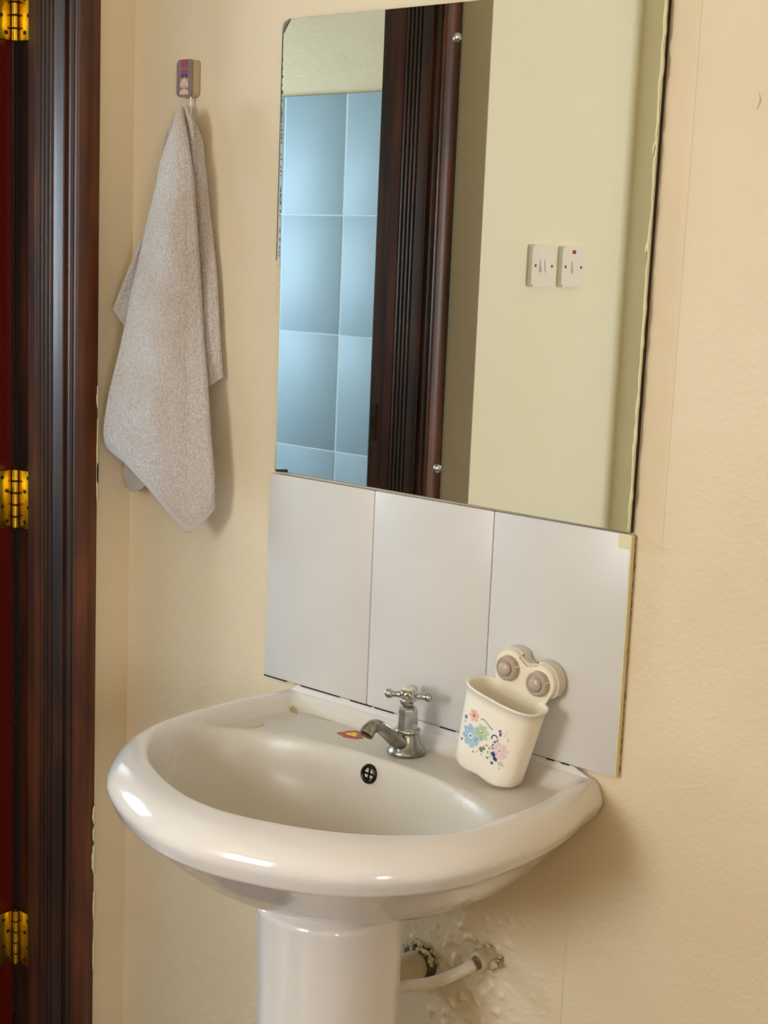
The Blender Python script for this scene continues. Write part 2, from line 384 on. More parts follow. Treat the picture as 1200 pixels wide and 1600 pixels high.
# lock strike on the far jamb
sp = obj('strike_plate', box(-.480, -.463, -.7795+.002, -.7755, -.055, .020, bev=.0006), MSCR, door)
o = obj('strike_hole', box(-.476, -.468, -.7758, -.7753, -.030, -.006), MBLK, door)

# ---------------------------------------------------------------- splashback of three white tiles
sb = thing('tile_splashback', 'splashback of three upright white wall tiles between mirror and washbasin', 'splashback', (.3, WY, -.3))
for k in range(3):
    o = keep(obj('tile', box(.2*k+.0007, .2*(k+1)-.0007, -.009, -.002, -.2995, -.0005, bev=.0010), MTI, angle=40), sb)
o = keep(obj('adhesive_bed', box(.004, .5965, -.0022, WY, -.296, -.003, bev=.001), MAD), sb)
bm = bmesh.new()
random.seed(2)
for i in range(26):
    z = -.29+.285*i/25; sph(bm, (.5975+random.uniform(-.001, .002), .0015+random.uniform(-.001, .002), z), .004, (.7, .9, 1.7), 8, 6)
o = keep(obj('adhesive_bead', bm, MAD, smooth=True), sb); o['kind'] = 'stuff'
o = keep(obj('grout_line', box(.1990, .4010, -.0075, -.0021, -.298, -.002), MGR), sb)
bm = bmesh.new(); bx(bm, .5995, .6012, -.0095, -.002, -.2995, -.001, bev=.0004); bx(bm, .583, .6005, -.0098, -.0088, -.018, -.0015, bev=.0003)
o = keep(obj('paint_smear', bm, MSEA), sb); o['label'] = 'cream paint smeared along the right tile edge'
for x0, x1 in ((.0, .045), (.075, .150), (.170, .21), (.215, .250), (.33, .356), (.500, .512), (.522, .534)):
    keep(obj('open_joint', box(x0, x1, -.0093, -.004, -.3012, -.2994), MBLK), sb)

keep(obj('joint_line', box(.06, .56, -.0091, -.004, -.3003, -.2996), MGR), sb)

# ---------------------------------------------------------------- mirror
mr = thing('wall_mirror', 'frameless rectangular wall mirror with a chipped corner, above the white tiles', 'mirror', (.3, WY, 0))
MY = -.0085
A = [(.0140, .6235), (.5965, .6235), (.5960, .0025), (.0110, .0045), (.0012, .608), (.0045, .6155)]
A = [(.0105, .0045), (.5956, .0020), (.5972, .6225), (.0150, .6235), (.0055, .6170), (.0013, .6060)]
def slab(poly, y0, y1):
    bm = bmesh.new(); a = [bm.verts.new((x, y0, z)) for x, z in poly]; b = [bm.verts.new((x, y1, z)) for x, z in poly]; n = len(poly)
    for i in range(n): bm.faces.new((a[i], a[(i+1) % n], b[(i+1) % n], b[i]))
    bm.faces.new(a[::-1]); bm.faces.new(b); return bm
keep(obj('mirror_glass', slab(A, MY, MY+.0035), MMIR), mr)
B = [(x+(.0016 if x < .3 else -.001), z) for x, z in A]
o = keep(obj('backing_gap_shade', slab([(.0125, .0035), (.5958, .001), (.5975, .6230), (.0150, .6245), (.0035, .6160), (.0002, .6060)], MY+.0036, WY), MDRK), mr)  # backing coloured dark so its side draws the shadow gap at the wall
bm = bmesh.new(); tube(bm, [(.0150, MY-.0004, .6236), (.0065, MY-.0006, .6175), (.0018, MY-.0004, .6060)], [.0012, .0030, .0012], 8, 10); 
o = keep(obj('chipped_corner', bm, MCHP, smooth=True), mr); o['label'] = 'grey chipped glass at the upper left corner'
# flaking silver on the left edge
bm = bmesh.new(); random.seed(11)
bx(bm, .0008, .0022, MY-.0004, MY, .30, .6060)
for k in range(60):
    z = .25+.33*k/60
    if random.random() < .6: bx(bm, .0016+.0092*(.606-z)/.6, .0016+.0092*(.606-z)/.6+random.uniform(.0006, .0018), MY-.0003, MY+.0001, z, z+random.uniform(.002, .006))
o = keep(obj('flaked_silver', bm, MDRK), mr); o['kind'] = 'stuff'; o['label'] = 'dark flaked silvering along the left edge'
bm = bmesh.new(); tube(bm, [(.0082, MY, .30), (.0106, MY, .0045)], .0011, 8, 6)
o = keep(obj('edge_bead', bm, MSEA, smooth=True), mr); o['label'] = 'pale sealant line at the lower left edge'
# dried paint ridge along the right edge
bm = bmesh.new(); random.seed(4); pts = []; rr = []
for k in range(46):
    z = .003+.62*k/45; pts.append((.5958+.0014*k/45+random.uniform(-.0012, .0006), MY-.0006, z)); rr.append(random.uniform(.0011, .0024))
tube(bm, pts, rr, 8, 180)
for (x, z) in ((.593, .44), (.5925, .33), (.594, .12)): tube(bm, [(.5965, MY-.0006, z+.012), (x+.001, MY-.0008, z+.004), (x, MY-.0006, z-.006)], [.0012, .0014, .0006], 6, 8)
o = keep(obj('paint_ridge', bm, MSEA, smooth=True), mr); o['label'] = 'rough ridge of cream paint on the right edge'
for z, x in ((.5815, .3037), (.0425, .3046)):
    bm = bmesh.new(); lathe(bm, [(.0058, 0), (.0056, .0012), (.0044, .0026), (.0024, .0036), (.0001, .004)], 24, axis_m((x, MY, z), (0, -1, 0)))
    keep(obj('mirror_screw', bm, MCHR, smooth=True), mr)
bm = bmesh.new(); bx(bm, .013, .034, MY-.0006, MY+.001, -.0005, .0045, bev=.0005)
keep(obj('bottom_chip', slab([(.0105, .0055), (.0345, .0085), (.036, .0045), (.012, .0025)], MY-.0005, MY), MDRK), mr); bm.free()

# ---------------------------------------------------------------- washbasin
CX = .31; ZR = -.310
WID = [(0, .272), (.04, .278), (.09, .290), (.14, .297), (.20, .298), (.26, .289), (.31, .270), (.355, .238), (.395, .195), (.425, .140), (.445, .085), (.4555, .04), (.458, 0)]
pts = [(x, -y) for y, x in WID]; full = [(x, y) for x, y in pts]+[(-x, y) for x, y in pts[::-1][1:]]
fv = [Vector((x, y)) for x, y in full]
NS = 150
out = [cr(fv, i/NS) for i in range(NS+1)]
d_ = np.r_[0, np.cumsum([ (out[i+1]-out[i]).length for i in range(NS)])]; d_ /= d_[-1]
tt = np.linspace(0, 1, NS+1)
OUT = np.c_[np.interp(tt, d_, [p.x for p in out]), np.interp(tt, d_, [p.y for p in out])]   # right back -> front -> left back
NB = 50
back = np.c_[np.linspace(OUT[-1, 0], OUT[0, 0], NB+2)[1:-1], np.zeros(NB)]
LOOP = np.r_[OUT, back]; nL = len(LOOP)
def sm(a, b, x): t = np.clip((x-a)/(b-a), 0, 1); return t*t*(3-2*t)
RIMW = .020+.011*sm(0, .20, -LOOP[:, 1])+.018*sm(.22, .45, -LOOP[:, 1])
RIMW = np.where(LOOP[:, 1] > -1e-6, .020, RIMW)
def shrink(dl): return np.c_[LOOP[:, 0]*(1-dl/.303), LOOP[:, 1]*(1-dl/.458)]
rings = []
# underside, crease, then the flat sloping band (last column: share of the rim width)
for dl, z, f in ((.215, -.178, 0), (.205, -.176, 0), (.188, -.172, 0), (.165, -.164, 0), (.14, -.152, 0), (.12, -.142, 0), (.10, -.131, 0), (.08, -.118, 0), (.055, -.098, 0), (.038, -.0830, 0), (.026, -.0720, 0), (.0175, -.0642, 0), (.0118, -.0593, 0), (.0088, -.0568, 0), (.0074, -.0550, 0), (.0064, -.0525, 0), (.0038, -.0460, 0), (.0010, -.0390, 0), (0, -.0335, .01), (0, -.0280, .04), (0, -.0215, .11), (0, -.0155, .21), (0, -.0100, .34), (0, -.0058, .49), (0, -.0028, .66), (0, -.0009, .83), (0, -.0001, .94), (0, 0, 1)):
    P = shrink(dl+f*RIMW)
    mid = sm(.005, .045, -z) if z > -.045 else sm(-.125, -.06, z)
    zz = z*(1-.20*mid*(1-sm(.18, .43, -P[:, 1])))
    rings.append(np.c_[P[:, 0]+CX, P[:, 1]+WY, zz+ZR])
crest = shrink(RIMW)
BC = np.array([0, -.225])
def sm(a, b, x): t = np.clip((x-a)/(b-a), 0, 1); return t*t*(3-2*t)
from math import pi
cl = np.r_[crest, crest[:1]]
def field(P):
    A_ = cl[:-1]; B_ = cl[1:]; D = B_-A_; L2 = (D**2).sum(1)+1e-12
    ap = P[:, None, :]-A_[None]; t = np.clip((ap*D[None]).sum(2)/L2, 0, 1)
    d = np.sqrt(((ap-t[..., None]*D[None])**2).sum(2)).min(1)
    x, y = P[:, 0], P[:, 1]
    # the ledge along the wall is a narrow strip, the side and front rims are rounder
    deck = -.020*sm(.008, .030, d)*sm(-.27, -.13, P[:, 1])
    edge = -.004*sm(0, .012, d)
    u = np.abs(x)/.256; v = np.where(y > -.235, np.abs(y+.235)/.138, np.abs(y+.235)/.190)
    rho = (u**2.35+v**2.35)**(1/2.35)
    b = np.clip(1-rho, 0, 1)
    bowl = -.118*(1-(1-np.clip(b*1.9, 0, 1))**2.0)
    bowl *= sm(0, .10, b)
    bowl -= .010*sm(.0, .12, b)
    return (deck+bowl)*sm(0, .016, d), d
LIME_SHADE = [np.zeros(nL) for _ in rings]
for k in range(1, 90):
    s = 1-(k/90)**1.25
    P = BC+(crest-BC)*s
    z, dd = field(P); LIME_SHADE.append(sm(0, .03, dd)); rings.append(np.c_[P[:, 0]+CX, P[:, 1]+WY, z+ZR])
V = np.concatenate(rings); nR = len(rings)
cz = field(BC[None])[0][0]; LIME_SHADE.append(np.ones(1)); V = np.r_[V, [[BC[0]+CX, BC[1]+WY, cz+ZR]]]
F = []
for r_ in range(nR-1):
    a, b = r_*nL, (r_+1)*nL
    for i in range(nL):
        j = (i+1) % nL; F.append((a+i, a+j, b+j, b+i))
F.append(tuple(range(nL))[::-1])
for i in range(nL): F.append(((nR-1)*nL+i, (nR-1)*nL+(i+1) % nL, nR*nL))
me = bpy.data.meshes.new('basin'); me.from_pydata(V.tolist(), [], F); me.update()
at = me.attributes.new('limescale_shade', 'FLOAT', 'POINT'); at.data.foreach_set('value', np.concatenate(LIME_SHADE).astype('f'))
basin = thing('washbasin', 'white ceramic washbasin with a rounded front on the wall under the tiles', 'washbasin', (CX, WY, ZR-.2))
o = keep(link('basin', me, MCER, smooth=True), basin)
bpy.context.view_layer.update()
from mathutils.bvhtree import BVHTree
BV = BVHTree.FromPolygons([Vector(v) for v in V.tolist()], [f for f in F if len(f) < 9])
def surf(x, y):
    return BV.ray_cast(Vector((x, y, .2)), Vector((0, 0, -1)))[0].z
def surf_n(x, y, e=.003):
    return Vector((-(surf(x+e, y)-surf(x-e, y))/(2*e), -(surf(x, y+e)-surf(x, y-e))/(2*e), 1)).normalized()
keep(obj('sealant_line', slab([(.052, ZR-.001), (.566, ZR-.001), (.540, -.3003), (.070, -.3003)], -.0080, WY), MCER), basin)
# overflow
oy = min(np.linspace(-.09, -.15, 121), key=lambda q: abs(surf(.288-(q+.1)*.85, q)-(-.3549-(q+.1)*.47))); ox = .288-(oy+.1)*.85; on = surf_n(ox, oy); oz = surf(ox, oy); OM = axis_m(Vector((ox, oy, oz))+on*.0005, on)
bm = bmesh.new(); lathe(bm, [(.0078, -.006), (.0078, .0015), (.0090, .0032), (.0115, .0034), (.0130, .0015), (.0132, -.002)], 32, OM, False, False)
keep(obj('overflow_ring', bm, MDCH, smooth=True), basin)
bm = bmesh.new(); lathe(bm, [(.0079, -.001), (.0079, -.0006)], 24, OM)
keep(obj('overflow_hole', bm, MBLK), basin)
bm = bmesh.new()
for k in (-1, 1): bx(bm, -.0014, .0014, -.0075, .0075, -.0005, .0004) if k < 0 else bx(bm, -.0075, .0075, -.0014, .0014, -.0005, .0004)
for v in bm.verts: v.co = OM @ v.co
keep(obj('overflow_grille', bm, MDCH), basin)
bm = bmesh.new(); lathe(bm, [(.030, -.002), (.031, .001), (.027, .002), (.022, -.001), (.0001, -.002)], 32, Matrix.Translation((CX, -.235, surf(CX, -.235))))
keep(obj('drain', bm, MCHR, smooth=True), basin)
# stains: thin irregular films that follow the glaze
MST = mat('yellow_brown_stain', lin(196, 164, 112), .5)
MST2 = mat('pale_paint_stain', lin(216, 196, 150), .5)
MST3 = mat('dark_speck', lin(90, 60, 44), .6)
def film(name, poly, m, parent, off=.0006, label=None, wob=.0):
    """small polygon in xy laid over the basin surface"""
    c = np.mean(poly, axis=0); bm = bmesh.new(); n = len(poly); R_ = 6; ringv = []
    for r_ in range(R_):
        f = 1-r_/R_; ringv.append([bm.verts.new((c[0]+(p[0]-c[0])*f, c[1]+(p[1]-c[1])*f, surf(c[0]+(p[0]-c[0])*f, c[1]+(p[1]-c[1])*f)+off)) for p in poly])
    cv = bm.verts.new((c[0], c[1], surf(c[0], c[1])+off))
    for a, b in zip(ringv, ringv[1:]):
        for i in range(n): bm.faces.new((a[i], a[(i+1) % n], b[(i+1) % n], b[i]))
    for i in range(n): bm.faces.new((ringv[-1][i], ringv[-1][(i+1) % n], cv))
    o = keep(obj(name, bm, m, smooth=True), parent)
    if label: o['label'] = label
    return o
def blob(cx, cy, rx, ry, n=18, wob=.25, rot=0, seed=0):
    random.seed(seed); ph = [random.uniform(0, 6.28) for _ in range(4)]
    out_ = []
    for i in range(n):
        a = 2*pi*i/n; r_ = 1+wob*(.5*math.sin(3*a+ph[0])+.35*math.sin(5*a+ph[1])+.3*math.sin(7*a+ph[2]))
        x, y = rx*r_*math.cos(a), ry*r_*math.sin(a)
        out_.append((cx+x*math.cos(rot)-y*math.sin(rot), cy+x*math.sin(rot)+y*math.cos(rot)))
    return out_
film('stain', blob(.085, -.033, .010, .004, rot=-.6, seed=1, wob=.6), MST, basin, label='yellow brown stain in the left back corner')
film('stain', blob(.100, -.118, .003, .012, rot=.1, seed=4, wob=.5), MST2, basin, label='faint yellow stain where deck meets left rim')
film('stain', blob(.531, -.205, .006, .010, rot=.3, seed=14, wob=.4), MST2, basin, label='faint yellow stain on the right rim')
film('stain', blob(.135, -.0285, .022, .0016, seed=15, wob=.5), MST2, basin, label='yellowish line along the back ledge')
film('speck', blob(.553, -.140, .0012, .0022, seed=2), MST3, basin); film('speck', blob(.562, -.158, .001, .002, seed=3), MST3, basin)
# sticker on the deck
stx, sty = .214, -.052
st = thing('flower_sticker', 'worn orange and yellow flower sticker on the basin deck left of the tap', 'sticker', (stx, sty, surf(stx, sty)))
film('orange_petals', blob(stx, sty, .0180, .0165, 40, .22, seed=9), mat('worn_orange_print', lin(196, 96, 62), .45, noise_c=lin(160, 70, 48), nscale=140), st, .0005)
film('yellow_centre', blob(stx, sty, .0080, .0075, 28, .35, seed=12), mat('yellow_print', lin(240, 206, 60), .45), st, .0009)

# ---------------------------------------------------------------- pedestal
pc = (CX, -.185)
rows = []
for z, rx, ry in ((-.4890, .0935, .097), (-.500, .0925, .096), (-.545, .0905, .094), (-.60, .0885, .092), (-.70, .0875, .091), (-.85, .090, .094), (-1.0, .099, .102), (-1.09, .112, .115), (-1.115, .118, .12), (ZF, .12, .122)):
    rows.append([(pc[0]+rx*np.sign(math.cos(a))*abs(math.cos(a))**.88, pc[1]+ry*np.sign(math.sin(a))*abs(math.sin(a))**.88*(1 if math.sin(a) < 0 else .85), z) for a in [2*pi*i/64 for i in range(64)]])
bm = bmesh.new(); vr = [[bm.verts.new(p) for p in r_] for r_ in rows]
for a, b in zip(vr, vr[1:]):
    for i in range(64): bm.faces.new((a[i], a[(i+1) % 64], b[(i+1) % 64], b[i]))
bm.faces.new(vr[0]); bm.faces.new(vr[-1])
tag(obj('basin_pedestal', bm, MCER, smooth=True), 'white ceramic pedestal column standing under the washbasin', 'pedestal')

# ---------------------------------------------------------------- tap
tx, ty = .312, -.055; tz = surf(tx, ty)+.0008
tap = thing('basin_tap', 'small chrome pillar tap with cross handle standing on the basin deck', 'tap', (tx, ty, tz))
bm = bmesh.new(); lathe(bm, [(.0250, .0004), (.0255, .0010), (.0258, .003), (.0250, .0055), (.0225, .0085), (.0195, .0125), (.0172, .018), (.0158, .0245), (.0150, .029)], 40)
obj('tap_body', bm, MCHD, tap, smooth=True)
bm = bmesh.new(); lathe(bm, [(.0165, .0285), (.0170, .030), (.0168, .0325), (.0150, .034)], 32)
obj('collar', bm, MCHR, tap, smooth=True)
bm = bmesh.new(); lathe(bm, [(.0142, .033), (.0140, .036), (.0132, .0555), (.0125, .0600), (.0105, .0622), (.006, .063)], 8, Matrix.Rotation(math.radians(22.5), 4, 'Z'))
obj('bonnet', bm, MCHR, tap, angle=28)
bm = bmesh.new(); lathe(bm, [(.0066, .062), (.0066, .069)], 20); obj('stem', bm, MCHD, tap, smooth=True)
# spout towards the bowl, dipping at its tip
bm = bmesh.new(); tube(bm, [(0, -.004, .011), (0, -.022, .022), (0, -.042, .0365), (0, -.056, .0465), (0, -.066, .0505), (0, -.076, .0485), (0, -.083, .0420)], [.0125, .0108, .0088, .0084, .0086, .0090, .0096], 20, 40)
sp_ = obj('spout', bm, MCHD, tap, smooth=True); sp_.data.set_sharp_from_angle(angle=math.radians(60))
bm = bmesh.new(); lathe(bm, [(.0074, 0), (.0074, .0006)], 18, axis_m((0, -.0833, .0414), (0, -.66, -.76))); obj('spout_mouth', bm, MRUB, tap)
h = obj('cross_handle', lathe(bmesh.new(), [(.0072, .068), (.0100, .071), (.0120, .075), (.0125, .079), (.0115, .083), (.0095, .0855)], 28), MCHR, tap, smooth=True)
for k in range(4):
    a = math.radians(28+90*k); d = Vector((math.cos(a), math.sin(a), 0)); c = Vector((0, 0, .0775))
    bm = bmesh.new(); tube(bm, [c+d*.008, c+d*.014, c+d*.019, c+d*.0235], [.0052, .0042, .0040, .0048], 12, 12); sph(bm, c+d*.0265, .0064)
    obj('handle_arm', bm, MCHR, h, smooth=True)
bm = bmesh.new(); lathe(bm, [(.0090, .0850), (.0092, .0868), (.0080, .0885), (.0045, .0895), (.0002, .0897)], 24)
o = obj('handle_cap', bm, mat('ceramic_cap', lin(214, 208, 190), .25), h, smooth=True); o['label'] = 'round off-white cap'

# ---------------------------------------------------------------- toothbrush cup with suction cups
ROT = Matrix.Rotation(math.radians(11.5), 4, 'Y')
cb = Vector((.4475, -.059, 0)); cb.z = -.3195
cup = thing('toothbrush_cup', 'cream plastic cup with flower print, leaning on the tile behind the basin', 'cup', cb)
cup.rotation_euler = (0, math.radians(12.5), 0)
def sup(a, rx, ry, n): 
    c, s = math.cos(a), math.sin(a); return (rx*np.sign(c)*abs(c)**(2/n), ry*np.sign(s)*abs(s)**(2/n))
def cupring(z, rx, ry, n=2.9, wav=0):
    r_ = []
    for i in range(72):
        a = 2*pi*i/72; x, y = sup(a, rx, ry, n); r_.append(Vector((x, y, z+wav*math.cos(x/rx*pi*2.0))))
    return r_
def cup_dims(t): return (.0460+.0065*t, .0260+.0050*t)
bm = bmesh.new(); R_ = []
R_.append(cupring(.003, .030, .015)); R_.append(cupring(.0008, .0400, .0200, wav=.0012)); R_.append(cupring(.0012, .0445, .0240, wav=.0015)); R_.append(cupring(.005, .0462, .0256, wav=.0005))
for k in range(1, 9): a, b = cup_dims(k/8); R_.append(cupring(.005+.100*k/8, a, b))
a, b = cup_dims(1); R_ += [cupring(.1055, a+.0018, b+.0018), cupring(.1075, a+.0020, b+.0020), cupring(.1082, a+.0008, b+.0008), cupring(.1078, a-.0010, b-.0010)]
for k in range(8, 0, -1): a, b = cup_dims(k/8); R_.append(cupring(.007+.098*k/8, a-.0022, b-.0022))
R_.append(cupring(.006, .038, .019))
vr = [[bm.verts.new(p) for p in r_] for r_ in R_]
for p, q in zip(vr, vr[1:]):
    for i in range(72): bm.faces.new((p[i], p[(i+1) % 72], q[(i+1) % 72], q[i]))
bm.faces.new(vr[0][::-1]); bm.faces.new(vr[-1])
obj('cup_body', bm, MCUP, cup, smooth=True)
# back plate rising behind, flared into two round shoulders
YW = .0488   # tile face in cup coordinates
kx = .0236
def outline(r_, zc, x0, zb, n=14):
    pts_ = [(x0, zb)]
    pts_ += [(kx+r_*math.cos(math.radians(t)), zc+r_*math.sin(math.radians(t))) for t in np.linspace(-25, 118, n)]
    pts_ += [(kx*.32, zc+r_*.62), (0, zc+r_*.50)]
    L_ = [(-x, z) for x, z in pts_[::-1][1:]]
    return pts_+L_
def plate(poly, y0, y1, bev=.0012):
    bm = bmesh.new(); a = [bm.verts.new((x, y0, z)) for x, z in poly]; b = [bm.verts.new((x, y1, z)) for x, z in poly]; n = len(poly)
    fs = [bm.faces.new((a[i], a[(i+1) % n], b[(i+1) % n], b[i])) for i in range(n)]; f0 = bm.faces.new(a[::-1]); f1 = bm.faces.new(b)
    bmesh.ops.bevel(bm, geom=list(f0.edges), offset=bev, segments=3, affect='EDGES'); return bm
obj('back_plate', plate(outline(.0215, .1290, .0330, .090), .0265, .0300), MCUI, cup, angle=40)
o = obj('suction_base', plate(outline(.0252, .1295, .0340, .107), .0302, YW-.0006, .0025), MSUC, cup, angle=40)
for s in (-1, 1):
    bm = bmesh.new(); m_ = axis_m((s*kx, 0.0268, .1290), (0, -1, 0))
    lathe(bm, [(.0155, -.002), (.0158, .002), (.0153, .0075), (.0136, .0090), (.0124, .0088), (.0118, .0080)], 40, m_)
    k_ = obj('suction_knob', bm, MKN, cup, smooth=True); k_.data.set_sharp_from_angle(angle=math.radians(40))
    bm = bmesh.new(); lathe(bm, [(.0090, .0075), (.0090, .0100), (.0083, .0118), (.0060, .0130), (.0030, .0138), (.0001, .014)], 32, m_)
    obj('knob_button', bm, MKN, k_, smooth=True)
    bm = bmesh.new()
    for q in range(4):
        a = q*pi/2+.5; m2 = m_ @ Matrix.Rotation(a, 4, 'Z'); t_ = bmesh.ops.create_cube(bm, size=1)['verts']
        for v in t_: v.co = m2 @ Vector((.0154+v.co.x*.0016, v.co.y*.0012, .004+v.co.z*.007))
    obj('grip_notch', bm, MCUI, k_)
# printed flowers: thin coloured shapes wrapped on the cup front
def on_cup(x, z):
    a, b = cup_dims(max(0, (z-.005)/.100)); q = 1-abs(x/a)**2.9
    return -b*max(q, 0)**(1/2.9)
def decal(name, polys, m, off):
    bm = bmesh.new()
    for q_, poly in enumerate(polys):
        off = off+.000006*(q_ > 0)
        c = np.mean(poly, axis=0)
        cv = bm.verts.new((c[0], on_cup(c[0], c[1])-off, c[1])); vs = [bm.verts.new((x, on_cup(x, z)-off, z)) for x, z in poly]
        for i in range(len(vs)): bm.faces.new((vs[i], vs[(i+1) % len(vs)], cv))
    o = obj(name, bm, m, cup)
    if name == 'dot_print': o['kind'] = 'stuff'
    return o
def ell(cx, cz, rx, rz, rot=0, n=12):
    return [(cx+rx*math.cos(t)*math.cos(rot)-rz*math.sin(t)*math.sin(rot), cz+rx*math.cos(t)*math.sin(rot)+rz*math.sin(t)*math.cos(rot)) for t in [2*pi*i/n for i in range(n)]]
def flower(cx, cz, r_, n, c1, c2, cc, nm):
    m1 = mat(nm+'_print', lin(*c1), .4, noise_c=lin(*c2), nscale=260)
    pet = [ell(cx+r_*.58*math.cos(a), cz+r_*.58*math.sin(a), r_*.44, r_*.30, a) for a in [2*pi*k/n+.3 for k in range(n)]]
    decal('flower_print', pet, m1, .0003); 
    decal('flower_print', [ell(cx, cz, r_*.26, r_*.26)], mat(nm+'_centre', lin(*cc), .4), .0005)
    decal('flower_print', [ell(cx, cz, r_*.10, r_*.10)], MST3, .0007)
flower(-.0200, .048, .0150, 8, (150, 184, 208), (178, 206, 222), (240, 236, 214), 'blue_flower')
flower(-.0045, .060, .0110, 7, (158, 190, 152), (196, 214, 184), (222, 220, 180), 'green_flower')
flower(-.0215, .0755, .0085, 6, (234, 176, 164), (240, 200, 188), (208, 120, 96), 'coral_flower')
flower(.0250, .049, .0110, 8, (232, 196, 204), (240, 216, 220), (244, 228, 224), 'pink_flower')
NAV = mat('navy_print', lin(52, 62, 132), .4); GRN = mat('grey_green_print', lin(120, 136, 118), .4); PUR = mat('violet_print', lin(112, 92, 156), .4); SIL = mat('silver_print', lin(210, 208, 196), .3)
random.seed(21)
decal('dot_print', [ell(-.0345, .067, .0026, .0026), ell(.020, .074, .0022, .0016, .6), ell(.0215, .070, .0018, .0028), ell(-.034, .061, .001, .0012)], PUR, .0003)
decal('dot_print', [ell(.0165, .0575, .0012, .0016), ell(.0155, .048, .0010, .0014), ell(.0185, .029, .0018, .0020), ell(-.034, .036, .0014, .0018), ell(.018, .041, .0028, .0036, .5), ell(.0215, .036, .0034, .0026, -.5), ell(.0145, .053, .001, .0014)], NAV, .0004)
sw = [(.0150+.0050*math.cos(t)*r_, .0610+.0055*math.sin(t)*r_) for r_, ts in ((1, np.linspace(3.6, -.6, 16)), (.72, np.linspace(-.6, 3.6, 16))) for t in ts]
bm = bmesh.new(); vs = [bm.verts.new((x, on_cup(x, z)-.0004, z)) for x, z in sw]
for i in range(15): bm.faces.new((vs[i], vs[i+1], vs[30-i], vs[31-i]))
obj('scroll_print', bm, NAV, cup)
sw = [(-.010+.020*t, .0755+.0016*math.sin(6*t)-.004*t*t+.0012*s) for s, T_ in ((1, np.linspace(0, 1, 12)), (0, np.linspace(1, 0, 12))) for t in T_]
bm = bmesh.new(); vs = [bm.verts.new((x, on_cup(x, z)-.0004, z)) for x, z in sw]
for i in range(11): bm.faces.new((vs[i], vs[i+1], vs[22-i], vs[23-i]))
obj('scroll_print', bm, GRN, cup)
decal('dot_print', [ell(random.uniform(-.012, .016), random.uniform(.028, .050), random.uniform(.0006, .0016), random.uniform(.0006, .0014), random.random()*3, 7) for _ in range(26)], GRN, .0003)
decal('dot_print', [ell(-.0005, .0385, .0028, .0036, .5), ell(.003, .042, .0030, .0016, -.6)], GRN, .0004)
decal('dot_print', [ell(random.uniform(.014, .034), random.uniform(.026, .078), random.uniform(.0006, .0015), random.uniform(.0006, .0015), 0, 7) for _ in range(22)]+[ell(.029, .033, .0032, .0034), ell(.0325, .067, .0012, .003)], SIL, .0003)

# ---------------------------------------------------------------- wall hook with printed face
hk = thing('adhesive_hook', 'small rounded plastic wall hook with a printed bear face, above the towel', 'hook', (-.1905, WY, .555))
def rrect(w_, h_, r_, n=6):
    P = []
    for cx_, cz_, a0 in ((w_-r_, h_-r_, 0), (-w_+r_, h_-r_, 90), (-w_+r_, -h_+r_, 180), (w_-r_, -h_+r_, 270)):
        for k in range(n+1): a = math.radians(a0+90*k/n); P.append((cx_+r_*math.cos(a), cz_+r_*math.sin(a)))
    return P
def hplate(name, w_, h_, r_, y0, y1, m, bev=.001):
    bm = plate(rrect(w_, h_, r_), y0, y1, bev); return obj(name, bm, m, hk, angle=40)
hplate('hook_case', .0170, .0262, .0065, -.0135, -.0008, mat('warm_grey_plastic', lin(186, 172, 146), .4), .0008)
hplate('adhesive_pad', .0172, .0264, .0066, -.0007, .0, mat('dark_pad', lin(96, 74, 60), .7), .0002)
fp = hplate('face_plate', .0170, .0262, .0066, -.0155, -.0136, mat('striped_brown_print', lin(132, 108, 100), .3, noise_c=lin(152, 132, 124), nscale=1, stretch=(420, .1, 1), nrange=(.45, .6)), .0006)
def hdec(polys, m, off, nm='print_shape'):
    bm = bmesh.new()
    for q_, poly in enumerate(polys):
        vs = [bm.verts.new((x, -.0156-off-q_*.000012, z)) for x, z in poly]; f = bm.faces.new(vs)
    return obj(nm, bm, m, fp)
PK = mat('pink_print', lin(176, 70, 96), .4, noise_c=lin(150, 60, 84), nscale=700); BG = mat('cream_face_print', lin(222, 196, 180), .4)
BL = mat('blue_glasses_print', lin(44, 78, 156), .3); OR = mat('orange_hood_print', lin(206, 140, 84), .4); DK = mat('dark_line_print', lin(60, 30, 34), .4); RD = mat('rosy_cheek_print', lin(176, 62, 88), .4)
hdec([ell(-.0035, .0200, .0032, .0058), ell(.0040, .0200, .0032, .0058), ell(0, .0085, .0078, .0034)], PK, .0001)
hdec([ell(0, -.0020, .0090, .0056)], OR, .00015)
hdec([ell(0, -.0105, .0086, .0098, 0, 24), ell(0, -.0195, .0070, .0040), ell(-.0070, -.0205, .0024, .0034), ell(.0072, -.0205, .0024, .0034)], BG, .0003)
hdec([ell(-.0043, .0028, .0036, .0028), ell(.0043, .0028, .0036, .0028), ell(0, .0040, .0076, .0008)], BL, .0004)
hdec([ell(-.0026, -.0108, .0005, .0010), ell(.0026, -.0108, .0005, .0010), ell(0, -.0128, .0010, .0008)]+[ell(x, -.0150+3.2*x*x*12, .0007, .0004) for x in np.linspace(-.0038, .0038, 9)], DK, .0005)
hdec([ell(-.0058, -.0145, .0017, .0019), ell(.0058, -.0145, .0017, .0019)], RD, .0005)
bm = bmesh.new(); tube(bm, [(.0075, -.009, -.024), (.0075, -.009, -.040), (.0078, -.010, -.056), (.0078, -.020, -.065), (.0078, -.033, -.062), (.0078, -.036, -.050)], .0018, 10, 30)
o = obj('wire_hook', bm, mat('white_coated_wire', lin(232, 230, 224), .3), hk, smooth=True); o['label'] = 'white wire hook'

